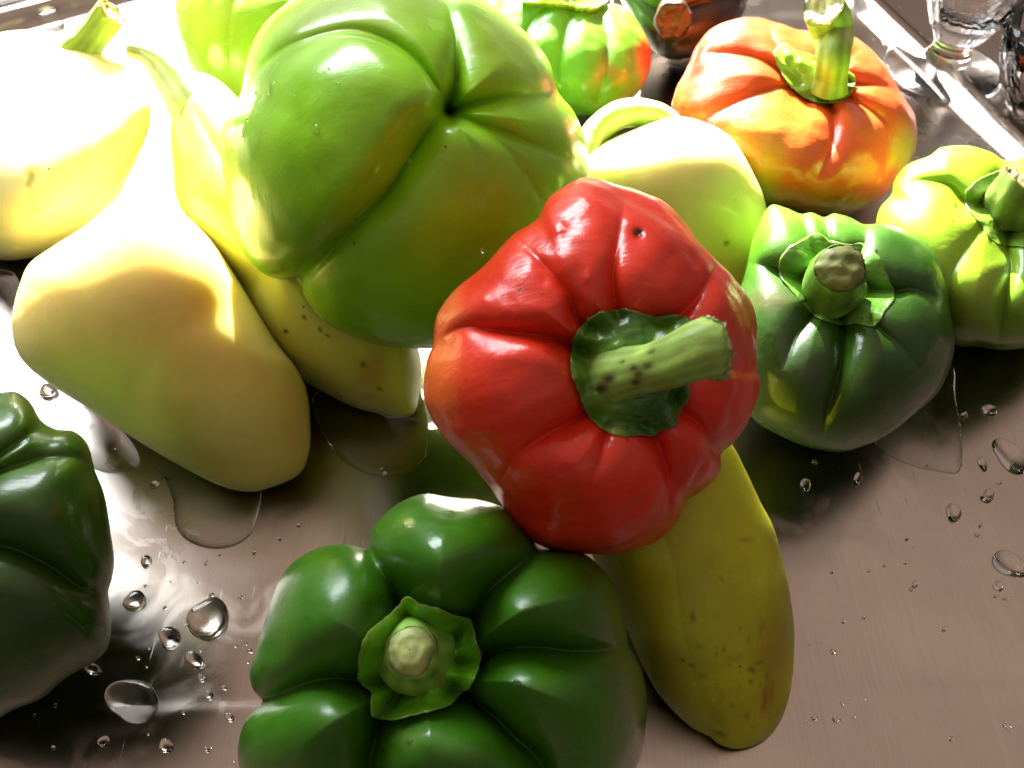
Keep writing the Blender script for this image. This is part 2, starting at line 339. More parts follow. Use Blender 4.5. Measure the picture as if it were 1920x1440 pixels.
# ------------------------------------------------------------------ pepper bodies
BODIES = []
class Body:
    def __init__(s, outline, c, d=None, zc=None, Hf=.85, Hb=.9, creases=(), dents=(), rim=0.0, top=2.3, seed=1, bumps=.012, bfreq=25, tilt=0.0, lifts=()):
        s.c = np.array(c, float)
        sp = spline_closed(outline)
        rel = sp - s.c
        ang = np.arctan2(-rel[:, 1], rel[:, 0]); r = np.hypot(rel[:, 0], rel[:, 1])
        o = np.argsort(ang); ang = ang[o]; r = r[o]
        s.ang = np.concatenate([ang - 2 * np.pi, ang, ang + 2 * np.pi]); s.rr = np.concatenate([r, r, r])
        s.R = float(np.mean(r)); s.Rmin = float(np.percentile(r, 20))
        s.d = d if d is not None else float(depth_at(c[0], c[1], zc))
        s.scale = s.d / F
        s.Hf = Hf * s.Rmin * s.scale; s.Hb = Hb * s.Rmin * s.scale
        s.cr = [(spline_open(np.asarray(p, float)), dep, wid) for (p, dep, wid) in creases]
        s.dents = dents; s.rim = rim; s.top = top; s.tilt = tilt; s.cs = 1.0; s.lifts = lifts; s.seed = seed; s.bumps = bumps; s.bfreq = bfreq
    def rlow(s, th):
        t = np.linspace(-np.pi, np.pi, 256, endpoint=False); rr = s.radius(t); out = np.full(np.shape(th), rr.mean())
        for h in (1, 2, 3):
            out = out + 2 * (rr * np.cos(h * t)).mean() * np.cos(h * th) + 2 * (rr * np.sin(h * t)).mean() * np.sin(h * th)
        return np.maximum(out, s.Rmin * .6)
    def radius(s, th):
        return np.interp(th, s.ang, s.rr)
    def groove(s, px, py):
        g = np.zeros_like(px); cs = s.cs
        for poly, dep, wid in s.cr:
            a = poly[:-1]; b = poly[1:]; ab = b - a; L2 = (ab ** 2).sum(1) + 1e-9
            best = np.full(px.shape, 1e9); bt = np.zeros_like(px)
            m = len(a)
            for i in range(m):
                t = np.clip(((px - a[i, 0]) * ab[i, 0] + (py - a[i, 1]) * ab[i, 1]) / L2[i], 0, 1)
                dd = (px - a[i, 0] - t * ab[i, 0]) ** 2 + (py - a[i, 1] - t * ab[i, 1]) ** 2
                k = dd < best; best = np.where(k, dd, best); bt = np.where(k, (i + t) / m, bt)
            dist = np.sqrt(best + 6.0)
            if isinstance(dep, tuple): dep = (dep[0] * cs, dep[1] * cs)
            else: dep = dep * cs
            if isinstance(dep, tuple): de = dep[0] + (dep[1] - dep[0]) * bt
            else: de = dep
            if isinstance(wid, tuple): wi = wid[0] + (wid[1] - wid[0]) * bt
            else: wi = wid
            x = np.clip(dist / wi, 0, 1)
            gg = de * (1 - np.sqrt(1 - (1 - x) ** 2 * .995))
            g = np.where(gg > g, gg + .25 * g, g + .25 * gg)
        for (poly, hgt, wid) in s.lifts:      # one lobe standing proud of its neighbours
            A = spline_closed(poly, 10); Bq = np.roll(A, -1, 0); ins = np.zeros(px.shape, bool); best = np.full(px.shape, 1e9)
            for a, b in zip(A, Bq):
                ab = b - a; t = np.clip(((px - a[0]) * ab[0] + (py - a[1]) * ab[1]) / ((ab ** 2).sum() + 1e-9), 0, 1)
                best = np.minimum(best, (px - a[0] - t * ab[0]) ** 2 + (py - a[1] - t * ab[1]) ** 2)
                cr = ((a[1] > py) != (b[1] > py)) & (px < (b[0] - a[0]) * (py - a[1]) / (b[1] - a[1] + 1e-12) + a[0])
                ins ^= cr
            x = np.clip(np.sqrt(best) / wid, 0, 1)
            g = g - np.where(ins, hgt * np.sqrt(1 - (1 - x) ** 2), 0)
        for (x0, y0, rad, dep) in s.dents:
            g = g + dep * np.exp(-((px - x0) ** 2 + (py - y0) ** 2) / rad ** 2)
        return g
    def front(s, px, py):
        px = np.asarray(px, float); py = np.asarray(py, float)
        dx = px - s.c[0]; dy = py - s.c[1]
        r = np.hypot(dx, dy); th = np.arctan2(-dy, dx)
        rho = np.clip(r / s.radius(th), 0, .9999)
        k = rho ** 3                      # inside, follow a smoothed outline so that no ridges run to the middle
        rho = np.clip(r / (s.radius(th) * k + s.rlow(th) * (1 - k)), 0, .9999)
        w = s.Hf * (1 - rho ** s.top) ** (1 / 2.1)
        w = w * (1 + s.tilt * dy / s.R)
        g = s.groove(px, py) * (1 - (1 - s.rim) * rho ** 6)
        return rho, th, w, g
    def point(s, px, py, lift=0.0):
        rho, th, w, g = s.front(px, py)
        # radial shrink towards the centre (which lies a little behind the equator)
        k = 1 - g
        w2 = w * k - s.Hb * .35 * g
        qx = s.c[0] + (px - s.c[0]) * (1 - g * .35 * rho); qy = s.c[1] + (py - s.c[1]) * (1 - g * .35 * rho)
        P = pt(qx, qy, s.d - w2)
        Nn = (P - s.center()); ln = np.linalg.norm(Nn, axis=-1, keepdims=True)
        P = P + Nn / ln * (noise3(P, s.bfreq, s.seed)[..., None] * s.bumps * s.Rmin * s.scale + np.asarray(lift)[..., None])
        return P
    def center(s):
        return pt(s.c[0], s.c[1], np.array(s.d + .2 * s.Hb))
    def build(s, parent, mat, tint, spots=(), name='body', nt=360, nf=120, nb=44, var=.12):
        th = np.linspace(-np.pi, np.pi, nt, endpoint=False)
        R = s.radius(th)
        q = np.linspace(0.004, 1, nf); rho = np.sin(q * np.pi / 2) ** .92   # denser towards the rim
        PX = s.c[0] + rho[:, None] * R * np.cos(th); PY = s.c[1] - rho[:, None] * R * np.sin(th)
        Vf = s.point(PX, PY)
        # back half: the equator ring closes round towards the far side
        eq = (PX[-1], PY[-1])
        phi = np.linspace(0, np.pi / 2, nb + 1)[1:]
        Vb = []
        P_eq = Vf[-1]
        for f in phi:
            rr = np.cos(f) ** .8; dd = s.Hb * np.sin(f)
            px = s.c[0] + (eq[0] - s.c[0]) * rr; py = s.c[1] + (eq[1] - s.c[1]) * rr
            Pb = pt(px, py, np.full(nt, s.d) + dd)
            Pb += (P_eq - pt(eq[0], eq[1], np.full(nt, s.d))) * rr
            Vb.append(Pb)
        V = np.concatenate([Vf, np.array(Vb)], 0)
        rows = len(V)
        pxa = np.concatenate([PX, np.repeat(PX[-1:], nb, 0)], 0); pya = np.concatenate([PY, np.repeat(PY[-1:], nb, 0)], 0)
        V = V.reshape(-1, 3)
        minz = V[:, 2].min()
        V[:, 2] = np.where(V[:, 2] < .0035, .0008 + .0027 * np.exp((V[:, 2] - .0035) / .006), V[:, 2])
        Cc = np.tile(np.array(tint, float), (len(V), 1))
        pxf, pyf = pxa.ravel(), pya.ravel()
        n = noise3(V, 14, s.seed + 5)
        jit = noise3(V, 60, s.seed + 8) * 9
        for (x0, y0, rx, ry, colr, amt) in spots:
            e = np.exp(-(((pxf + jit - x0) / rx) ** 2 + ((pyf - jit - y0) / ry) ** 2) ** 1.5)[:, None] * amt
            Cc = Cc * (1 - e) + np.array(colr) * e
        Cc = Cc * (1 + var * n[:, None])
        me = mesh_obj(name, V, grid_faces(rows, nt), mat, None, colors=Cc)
        # close both poles
        import bmesh
        bm = bmesh.new(); bm.from_mesh(me.data); bm.verts.ensure_lookup_table()
        for a in (0, (rows - 1) * nt):
            bm.faces.new([bm.verts[a + k] for k in range(nt)])
        bmesh.ops.recalc_face_normals(bm, faces=bm.faces); bm.to_mesh(me.data); bm.free()
        me.data.polygons.foreach_set('use_smooth', [True] * len(me.data.polygons))
        link_local(me, parent)
        BODIES.append((parent['label'][:46], me, minz))
        return me

def link_local(o, parent):
    """keep vertices where they stand while the parent sits at the base of the thing"""
    L = parent.location if parent.parent is None else parent.matrix_basis.translation
    off = np.zeros(3)
    p = parent
    while p is not None:
        off = off + np.array(p.location); p = p.parent
    n = len(o.data.vertices); co = np.empty(n * 3, np.float32); o.data.vertices.foreach_get('co', co)
    co = co.reshape(-1, 3) - off.astype(np.float32); o.data.vertices.foreach_set('co', co.ravel()); o.data.update()
    o.parent = parent

def calyx(body, outline, c, parent, tint, spots=(), lift=.0012, curl=.0016, rise=.003, thick=.0009, n=140, rows=34, seed=3, rough=6.0, rim_c=(.13,.17,.04), nzs=1.3, cs=.3, rw=.5):
    sp = spline_closed(outline); c = np.array(c, float); rel = sp - c
    ang = np.arctan2(-rel[:, 1], rel[:, 0]); r = np.hypot(rel[:, 0], rel[:, 1]); o = np.argsort(ang)
    ang = np.concatenate([ang[o] - 2 * np.pi, ang[o], ang[o] + 2 * np.pi]); r = np.tile(r[o], 3)
    body.cs = cs
    th = np.linspace(-np.pi, np.pi, n, endpoint=False)
    R = np.interp(th, ang, r) + rough * .35 * np.sin(th * 17 + seed) * np.sin(th * 5 + 1) + rough * .3 * np.sin(th * 31 + seed)
    rho = np.linspace(.01, 1, rows)
    PX = c[0] + rho[:, None] * R * np.cos(th); PY = c[1] - rho[:, None] * R * np.sin(th)
    base = body.point(PX, PY)
    lf = lift + rise * np.exp(-(rho / rw) ** 2) + curl * np.clip((rho - .82) / .18, 0, 1) ** 1.6
    nz = nzs * (noise3(base, 110, seed) * .00035 + noise3(base, 40, seed + 1) * .0005)
    rays = nzs * (np.sin(th * 5 + seed) * .0002 + np.sin(th * 11 + 2 * seed) * .0001)[None, :] * rho[:, None]
    top = body.point(PX, PY, lift=lf[:, None] + nz + rays)
    bot = body.point(PX, PY, lift=np.full_like(PX, -.0022))
    edge = body.point(c[0] + (PX[-1:] - c[0]) * 1.006, c[1] + (PY[-1:] - c[1]) * 1.006, lift=(lf[:, None] + nz + rays - thick)[-1:])
    V = np.concatenate([top, edge, bot[::-1]], 0)
    Cc = np.tile(np.array(tint, float), (V.shape[0] * n, 1))
    rh = np.concatenate([rho, [1.0], rho[::-1]])[:, None] * np.ones(n); rh = rh.ravel()
    edge_c = np.array(rim_c); e = (np.clip((rh - .93) / .07, 0, 1) * .5)[:, None]
    Cc = Cc * (1 - e) + edge_c * e
    pxf = np.concatenate([PX, PX[-1:], PX[::-1]]).ravel(); pyf = np.concatenate([PY, PY[-1:], PY[::-1]]).ravel()
    for (x0, y0, rx, ry, colr, amt) in spots:
        e = np.exp(-(((pxf - x0) / rx) ** 2 + ((pyf - y0) / ry) ** 2) ** 1.5)[:, None] * amt
        Cc = Cc * (1 - e) + np.array(colr) * e
    Cc = Cc * (1 + .25 * noise3(V.reshape(-1, 3), 70, seed + 2)[:, None])
    body.cs = 1.0
    o = mesh_obj('calyx', V.reshape(-1, 3), grid_faces(V.shape[0], n), CALYX, colors=Cc)
    link_local(o, parent); return o

def stem(body, path, parent, tint, tipc=(.30, .24, .12), ribs=6, rib=.05, n=48, seed=4, spots=(), dome=-.18, ragged=.0, plane=False):
    """path: (px, py, lift above the body or None, radius px, world depth offset) -> tapered curved tube"""
    pts = []
    if body: body.cs = .3
    for (px, py, lift, r) in path:
        P = pt(float(px), float(py), np.array(body.d)) if plane else body.point(np.array([float(px)]), np.array([float(py)]))[0]
        tocam = np.array([0, 0, CAM_H]) - P; Lc = np.linalg.norm(tocam); tocam /= Lc
        dcur = Lc
        P2 = P + tocam * lift
        pts.append(list(P2) + [r * np.linalg.norm(np.array([0, 0, CAM_H]) - P2) / F * .97])
    if body: body.cs = 1.0
    S = spline_open(np.array(pts), 12); P = S[:, :3]; Rr = S[:, 3]
    T = np.gradient(P, axis=0); T /= np.linalg.norm(T, axis=1, keepdims=True)
    up = np.array([.3, .2, 1.0]); rowsV = []
    th = np.linspace(0, 2 * np.pi, n, endpoint=False)
    a = np.cross(T[0], up); a /= np.linalg.norm(a)
    for i in range(len(P)):
        a = a - T[i] * (a @ T[i]); a /= np.linalg.norm(a); b = np.cross(T[i], a)
        if i == len(P) // 3: tcm_ = np.array([0, 0, CAM_H]) - P[i]; phi0 = math.atan2(tcm_ @ b, tcm_ @ a)
        rr = Rr[i] * (1 + rib * np.sin(ribs * th + i * .02 + seed) + .025 * np.sin(3 * th + i * .2 + seed))
        rowsV.append(P[i] + np.cos(th)[:, None] * a * rr[:, None] + np.sin(th)[:, None] * b * rr[:, None])
    V = np.array(rowsV)
    V = V + noise3(V.reshape(-1, 3), 90, seed).reshape(V.shape[0], n, 1) * Rr.mean() * .03 * (V - P[:, None, :]) / Rr[:, None, None]
    if ragged:
        rg = (np.sin(th * 7 + seed) + np.sin(th * 13 + 2 * seed) + np.sin(th * 23)) * ragged
        V[-1] += T[-1] * rg[:, None]; V[-2] += T[-2] * rg[:, None] * .4
    k = np.linspace(0, 1, V.shape[0])[:, None] * np.ones(n)
    Cc = np.tile(np.array(tint, float), (V.shape[0] * n, 1))
    e = (np.clip((k.ravel() - .9) / .1, 0, 1) * .55)[:, None]; Cc = Cc * (1 - e) + np.array(tipc) * e
    st = (1 + .16 * np.sin(ribs * 2 * th + seed)[None, :] * np.ones(V.shape[:2])).ravel()[:, None]
    Cc = Cc * st * (1 + .22 * noise3(V.reshape(-1, 3), 80, seed)[:, None])
    for (x0, y0, rad, colr, amt) in spots:      # spots as fraction along the stem and angle
        dk = (k - x0) * 1.0; da = np.angle(np.exp(1j * (th[None, :] - y0 - phi0)))
        e = (np.exp(-((dk / rad) ** 2 + (da / (rad * 5)) ** 2) ** 1.5) * amt).ravel()[:, None]
        Cc = Cc * (1 - e) + np.array(colr) * e
    o = mesh_obj('stem', V.reshape(-1, 3), grid_faces(V.shape[0], n), STEM, colors=Cc)
    link_local(o, parent)
    # cut end: concave, pithy, its own piece
    C = P[-1]; rowsE = []
    for j, q in enumerate(np.linspace(1, .03, 12)):
        dz = Rr[-1] * dome * (1 - q ** 2.5) + Rr[-1] * .06 * math.exp(-((q - .6) / .15) ** 2)
        vec = V[-1] - C; tcm = (vec @ T[-1])[:, None] * T[-1]
        rowsE.append(C + (vec - tcm) * (q * (1.0 if j else 1.015)) + tcm * q ** 9 + T[-1] * (dz + (.0002 if j else -.0006)))
    E = np.array(rowsE); ax = V[-1] - C; rad = np.linalg.norm(ax, axis=1, keepdims=True); mean = rad.mean()
    for j, q in enumerate(np.linspace(1, .03, 12)):
        E[j] += ax / rad * (mean - rad) * q * (1 - q) * .9
    E = E + noise3(E.reshape(-1, 3), 160, seed + 3).reshape(12, n, 1) * Rr[-1] * .07 * T[-1]
    Ce = np.tile(np.array(tipc, float), (12 * n, 1)) * (1 + .35 * noise3(E.reshape(-1, 3), 180, seed + 4)[:, None])
    ce = mesh_obj('cut_end', E.reshape(-1, 3), grid_faces(12, n), STEM, colors=Ce)
    link_local(ce, o)
    return o

def base_of(body):
    c = body.center(); return (float(c[0]), float(c[1]), 0.0) if True else c
def pepper(name, label, body, group=None):
    c = body.center()
    return empty(name, (float(c[0]), float(c[1]), max(0.0, float(c[2] - body.Hb))), label, 'pepper', group)

# ---- big light green pepper, blossom end up
GRN = 'peppers heaped on the steel drainboard'
B = Body([(409,262),(420,225),(450,180),(460,131),(475,86),(505,40),(555,-5),(620,-38),(700,-50),(780,-38),(827,-16),(880,-12),(925,12),(962,38),(1000,72),(1032,118),(1047,172),(1075,210),(1094,262),(1101,311),(1092,380),(1060,470),(1000,560),(920,620),(850,648),(787,656),(741,650),(695,641),(658,628),(619,607),(591,582),(570,552),(564,521),(527,523),(494,511),(460,477),(438,431),(428,370),(415,310)],
    (765,300), zc=.088, Hf=.90, tilt=-.22, Hb=.9, rim=.0, top=2.5, seed=21, bumps=.010, bfreq=18,
    creases=[([(845,200),(858,150),(855,60),(830,-20)],(.26,.16),(70,120)),
             ([(848,203),(900,190),(970,178),(1050,170)],(.30,.10),(60,80)),
             ([(850,208),(910,232),(1000,268),(1105,312)],(.20,.05),(55,60)),
             ([(850,215),(910,245),(960,285),(1015,372)],(.10,.03),(45,50)),
             ([(850,215),(880,270),(905,340)],(.08,.0),(45,45)),
             ([(838,208),(800,245),(762,300),(728,355),(670,415),(615,470),(560,530)],(.16,.14),(75,95)),
             ([(835,192),(812,150),(780,108),(740,78),(690,58),(640,54),(580,68),(515,100),(462,155),(420,215)],(.12,.10),(40,45))],
    lifts=[([(835,200),(815,160),(780,115),(740,85),(690,66),(640,62),(580,76),(515,108),(465,160),(400,205),(330,300),(350,520),(500,600),(565,530),(620,470),(672,415),(728,355),(765,300),(800,245)],.15,85)],
    dents=[(845,203,22,.10),(600,290,170,-.04),(720,520,150,-.05),(640,20,120,-.03)])
e = pepper('bell_pepper', 'big light green bell pepper, blossom end up, left of and above the red one', B, GRN)
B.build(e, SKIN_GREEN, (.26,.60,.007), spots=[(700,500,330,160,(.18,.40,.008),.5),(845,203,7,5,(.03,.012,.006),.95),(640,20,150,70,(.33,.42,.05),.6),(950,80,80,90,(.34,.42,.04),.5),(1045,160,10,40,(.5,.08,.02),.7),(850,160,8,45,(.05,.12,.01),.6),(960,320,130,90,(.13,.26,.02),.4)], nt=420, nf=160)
BIG = B; BIGE = e

# ---- red pepper
B = Body([(1077,336),(1119,333),(1161,348),(1198,357),(1246,379),(1283,416),(1314,458),(1341,487),(1378,527),(1407,569),(1421,617),(1417,691),(1423,722),(1407,786),(1378,828),(1351,849),(1349,881),(1320,918),(1288,939),(1275,971),(1235,1013),(1161,1037),(1077,1037),(1013,1021),(971,981),(934,934),(887,876),(839,833),(808,791),(792,744),(800,680),(815,643),(823,585),(850,543),(892,506),(940,458),(971,432),(1008,406),(1029,369)],
    (1115,690), zc=.100, Hf=.80, Hb=.75, top=2.6, seed=33, bumps=.016, bfreq=32,
    creases=[([(1100,660),(1050,640),(1013,628),(918,617),(866,613),(815,640)],(.30,.20),(60,50)),
             ([(1110,620),(1080,590),(1068,555),(1040,520),(998,474),(960,440)],(.24,.06),(70,50)),
             ([(1160,590),(1150,520),(1160,440),(1172,369)],(.16,.07),(60,50)),
             ([(1240,600),(1275,590),(1314,553),(1341,495)],(.26,.16),(70,55)),
             ([(1250,740),(1283,775),(1320,801),(1348,849)],(.26,.20),(55,50)),
             ([(1210,790),(1232,825),(1248,865),(1256,907),(1253,975)],(.26,.16),(60,45)),
             ([(1320,870),(1300,900),(1290,935)],(.06,.10),(30,30)),
             ([(1110,770),(1060,800),(1024,817),(975,850),(940,900)],(.26,.07),(75,70)),
             ([(1330,700),(1380,690),(1418,704)],(.05,.10),(40,30)),
             ([(1140,790),(1130,850),(1110,900)],(.14,.0),(50,50))],
    dents=[(1180,700,105,.27),(1197,436,8,.05),(1197,436,26,.03),(1105,370,55,-.05),(880,760,90,-.05),(1130,950,120,-.04),(1240,440,50,-.03),(1047,425,14,-.03),(1310,480,14,.03),(1300,465,10,-.03)])
_q = random.Random(4)
B.dents = list(B.dents) + [(_q.uniform(850, 1110), _q.uniform(395, 585), _q.uniform(7, 20), _q.uniform(-.012, .014)) for _i in range(46)] + [(_q.uniform(1230, 1400), _q.uniform(400, 600), _q.uniform(8, 18), _q.uniform(-.010, .010)) for _i in range(22)]
e = pepper('bell_pepper', 'wrinkled red bell pepper with thick bent green stem on top of the heap', B, GRN)
B.build(e, SKIN_RED, (.60,.028,.009), spots=[(820,740,50,90,(.60,.10,.01),.8),(840,570,30,40,(.6,.16,.03),.6),(1060,350,40,20,(.55,.10,.02),.5),(1197,436,9,8,(.01,.004,.004),1.0),(1000,940,160,60,(.55,.02,.006),.6),(1385,590,40,70,(.5,.06,.02),.5)], nt=460, nf=170, var=.10)
RED = B
calyx(B, [(1077,640),(1100,605),(1155,580),(1215,592),(1283,600),(1292,660),(1285,720),(1285,745),(1250,800),(1160,818),(1110,785),(1085,730),(1072,690)], (1178,700), e, (.035,.13,.008),
      spots=[(1125,700,50,80,(.11,.25,.02),.9),(1150,810,30,10,(.25,.35,.05),.8)], lift=.0, curl=.0, rise=.010, rough=2, seed=2, nzs=2.4, cs=.8, rw=.72)
stem(B, [(1130,714,-.004,60),(1160,704,.005,52),(1212,692,.012,47),(1270,674,.017,50),(1315,658,.020,57),(1338,652,.021,63)], e, (.26,.40,.08), tipc=(.42,.42,.27), ribs=7, rib=.022, seed=9, ragged=.0005,
     spots=[(.20,.30,.05,(.03,.012,.006),.95),(.26,.05,.045,(.04,.015,.008),.95),(.42,.45,.035,(.05,.02,.012),.9),(.46,.15,.04,(.05,.02,.01),.9),(.44,-.15,.028,(.05,.02,.01),.85),(.52,-.05,.035,(.06,.025,.01),.85),(.56,-.55,.022,(.03,.02,.01),.85),(.36,-.5,.02,(.03,.02,.01),.8)])

# ---- foreground dark green pepper
B = Body([(693,994),(719,964),(753,940),(796,926),(847,932),(905,938),(955,958),(1000,1005),(1020,1022),(1060,1028),(1103,1041),(1146,1088),(1167,1139),(1184,1199),(1206,1263),(1212,1327),(1206,1391),(1189,1445),(1150,1510),(1080,1560),(980,1600),(850,1610),(740,1590),(680,1560),(620,1560),(530,1540),(462,1480),(445,1425),(446,1383),(458,1348),(482,1319),(468,1290),(467,1254),(484,1207),(510,1122),(535,1071),(569,1041),(608,1024),(646,1019),(672,1022),(688,1022)],
    (825,1265), zc=.0475, Hf=1.0, rim=.25, Hb=1.0, top=2.7, seed=45, bumps=.006, bfreq=14,
    creases=[([(787,1200),(749,1131),(727,1088),(700,1045),(686,1018)],(.52,.36),(125,150)),
             ([(850,1200),(890,1152),(924,1096),(967,1058),(1016,1022)],(.52,.36),(125,150)),
             ([(860,1240),(894,1237),(941,1216),(1018,1210),(1103,1218),(1190,1210)],(.50,.36),(115,130)),
             ([(850,1290),(886,1314),(933,1349),(975,1391),(1020,1434),(1070,1530)],(.52,.36),(120,150)),
             ([(760,1290),(712,1350),(693,1404),(685,1440),(675,1560)],(.52,.36),(110,140)),
             ([(740,1270),(685,1280),(612,1272),(548,1284),(480,1316)],(.52,.36),(115,130))],
    dents=[(787,1235,125,.27),(1140,1300,60,.02),(820,1040,50,-.02)])
e = pepper('bell_pepper', 'glossy dark green bell pepper with six plump lobes, nearest the camera, below the red one', B, GRN)
B.build(e, SKIN_GREEN, (.030,.125,.003), spots=[(1180,1260,45,200,(.10,.13,.03),.6),(520,1150,40,90,(.10,.19,.03),.4),(760,1390,26,20,(.13,.24,.04),.5)], nt=460, nf=170)
FG = B
calyx(B, [(762,1124),(790,1136),(822,1143),(850,1155),(879,1161),(890,1199),(898,1237),(881,1284),(860,1300),(839,1319),(783,1336),(736,1346),(706,1340),(700,1320),(698,1297),(676,1276),(678,1229),(698,1182),(736,1152)], (787,1235), e, (.10,.34,.015),
      spots=[(770,1215,45,45,(.20,.42,.04),.7)], lift=.0006, curl=.0018, rise=.005, rough=1.5, seed=7, cs=.6, nzs=1.6, rim_c=(.10,.16,.03))
stem(B, [(778,1226,-.001,74),(774,1223,.004,60),(771,1221,.0072,52),(769,1219,.0088,45)], e, (.17,.34,.05), tipc=(.25,.30,.10), ribs=5, rib=.02, seed=13, ragged=.0002, dome=.34, spots=[(.8,1.0,.12,(.05,.03,.02),.8)])

# ---- dark green pepper at the left edge
B = Body([(0,737),(31,737),(57,757),(77,790),(103,805),(139,810),(164,834),(177,880),(195,926),(208,998),(215,1049),(211,1085),(204,1111),(208,1162),(200,1214),(175,1240),(128,1270),(77,1312),(26,1332),(-40,1365),(-130,1370),(-220,1320),(-270,1210),(-290,1060),(-260,900),(-190,800),(-80,745)],
    (-30,1050), zc=.046, Hf=.9, Hb=.85, top=2.4, seed=52, bumps=.012, bfreq=20,
    creases=[([(-60,905),(0,880),(51,862),(103,852),(154,859),(180,880)],(.26,.14),(70,60)),
             ([(-60,1010),(0,1022),(41,1034),(103,1065),(154,1101),(206,1118)],(.30,.18),(90,80)),
             ([(-40,880),(0,849),(41,823),(80,795)],(.22,.10),(60,40))],
    dents=[(60,950,80,-.03)])
e = pepper('bell_pepper', 'dark green bell pepper cut off by the left edge, below the large cream pepper', B, GRN)
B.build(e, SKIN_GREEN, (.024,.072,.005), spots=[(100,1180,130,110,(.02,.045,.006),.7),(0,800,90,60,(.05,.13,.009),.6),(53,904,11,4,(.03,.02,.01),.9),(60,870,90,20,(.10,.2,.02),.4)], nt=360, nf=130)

# ---- large cream pepper on the left
B = Body([(22,610),(25,580),(35,540),(55,495),(100,462),(150,430),(200,390),(230,366),(270,355),(310,370),(350,405),(400,455),(440,515),(480,580),(520,645),(555,690),(575,735),(581,790),(580,845),(560,890),(500,917),(460,922),(410,910),(350,880),(280,840),(225,805),(165,765),(100,725),(50,685),(28,650)],
    (300,640), zc=.040, Hf=.85, tilt=-.48, Hb=.95, top=2.0, seed=61, bumps=.0025, bfreq=9,
    creases=[],
    dents=[(330,780,45,-.012),(350,745,16,-.012),(430,800,60,-.02)])
e = pepper('sweet_pepper', 'large smooth cream yellow pepper above the dark green one at the left edge', B, GRN)
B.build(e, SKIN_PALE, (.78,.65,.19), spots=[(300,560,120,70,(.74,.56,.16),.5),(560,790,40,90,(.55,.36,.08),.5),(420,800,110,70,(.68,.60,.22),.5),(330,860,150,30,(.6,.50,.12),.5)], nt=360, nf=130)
CREAM = B

# ---- sunlit cream pepper, upper left corner
B = Body([(0,62),(50,57),(100,60),(133,68),(187,97),(213,115),(240,123),(267,150),(282,190),(282,225),(273,267),(253,317),(233,360),(190,420),(120,465),(60,482),(0,486),(-80,460),(-150,380),(-180,270),(-150,150),(-80,90)],
    (60,270), zc=.0425, Hf=.85, tilt=.45, Hb=.85, seed=71, bumps=.008, bfreq=12,
    creases=[([(150,110),(170,200),(160,330),(110,460)],(.03,.02),(120,120))], dents=[(62,330,14,.008)])
e = pepper('sweet_pepper', 'cream pepper with an upright green stem in full sun, in the upper left corner', B, GRN)
B.build(e, SKIN_PALE, (.78,.74,.38), spots=[(210,240,70,120,(.76,.75,.42),.7),(58,335,10,16,(.40,.40,.06),.8),(68,390,12,6,(.5,.25,.05),.8)], nt=300, nf=100)
stem(B, [(120,140,.004,34),(148,100,.006,31),(165,78,.007,26),(185,52,.008,24),(203,30,.009,24),(211,22,.010,24)], e, (.34,.46,.08), tipc=(.52,.36,.10), seed=3, ragged=.0005, plane=True)

# ---- long pale pepper running under the big green one
B = Body([(320,240),(322,300),(330,370),(380,470),(440,570),(500,650),(567,711),(597,729),(634,750),(680,770),(750,785),(778,775),(787,735),(790,680),(770,600),(730,530),(670,450),(610,380),(540,290),(470,210),(410,150),(360,135),(328,165)],
    (545,475), zc=.040, Hf=1.15, Hb=1.15, seed=81, bumps=.012, bfreq=14, top=2.2,
    creases=[([(360,200),(450,360),(540,500),(620,620),(720,720)],(.06,.03),(50,50))], dents=[])
e = pepper('sweet_pepper', 'long pale yellow green pepper pinned under the big light green bell pepper', B, GRN)
B.build(e, SKIN_PALE, (.56,.56,.10), spots=[(700,700,24,30,(.50,.30,.08),.6),(690,745,14,8,(.5,.28,.08),.5),(770,780,10,8,(.2,.13,.04),.8),(540,617,5,5,(.05,.03,.01),1),(571,595,5,5,(.08,.04,.01),.9),(604,615,5,5,(.08,.04,.01),.9),(682,684,5,5,(.08,.04,.01),.9),(713,730,5,5,(.08,.04,.01),.9),(620,624,5,4,(.08,.04,.01),.9)], nt=420, nf=130, name='body')
LONG = B
stem(B, [(400,250,.004,42),(365,205,.005,42),(335,162,.006,34),(305,124,.007,26),(276,103,.008,18),(254,96,.009,13),(243,94,.009,12)], e, (.70,.76,.45), tipc=(.6,.56,.4), seed=6, plane=True)  # tint paled to put the sun's glare into the stem colour

# ---- green pepper behind, top left
B = Body([(330,10),(333,60),(345,100),(365,140),(390,170),(430,200),(480,215),(560,200),(620,140),(645,40),(610,-70),(500,-120),(390,-90),(342,-40)],
    (480,50), zc=.037, Hf=.9, Hb=.9, seed=91, creases=[([(500,-100),(440,0),(430,100),(450,210)],(.05,.08),(80,80))])
e = pepper('bell_pepper', 'bright green pepper half hidden behind the big light green one at the top edge', B, GRN)
B.build(e, SKIN_GREEN, (.24,.42,.012), spots=[(380,30,60,70,(.42,.50,.06),.6),(400,170,50,40,(.30,.42,.10),.5)], nt=260, nf=80)

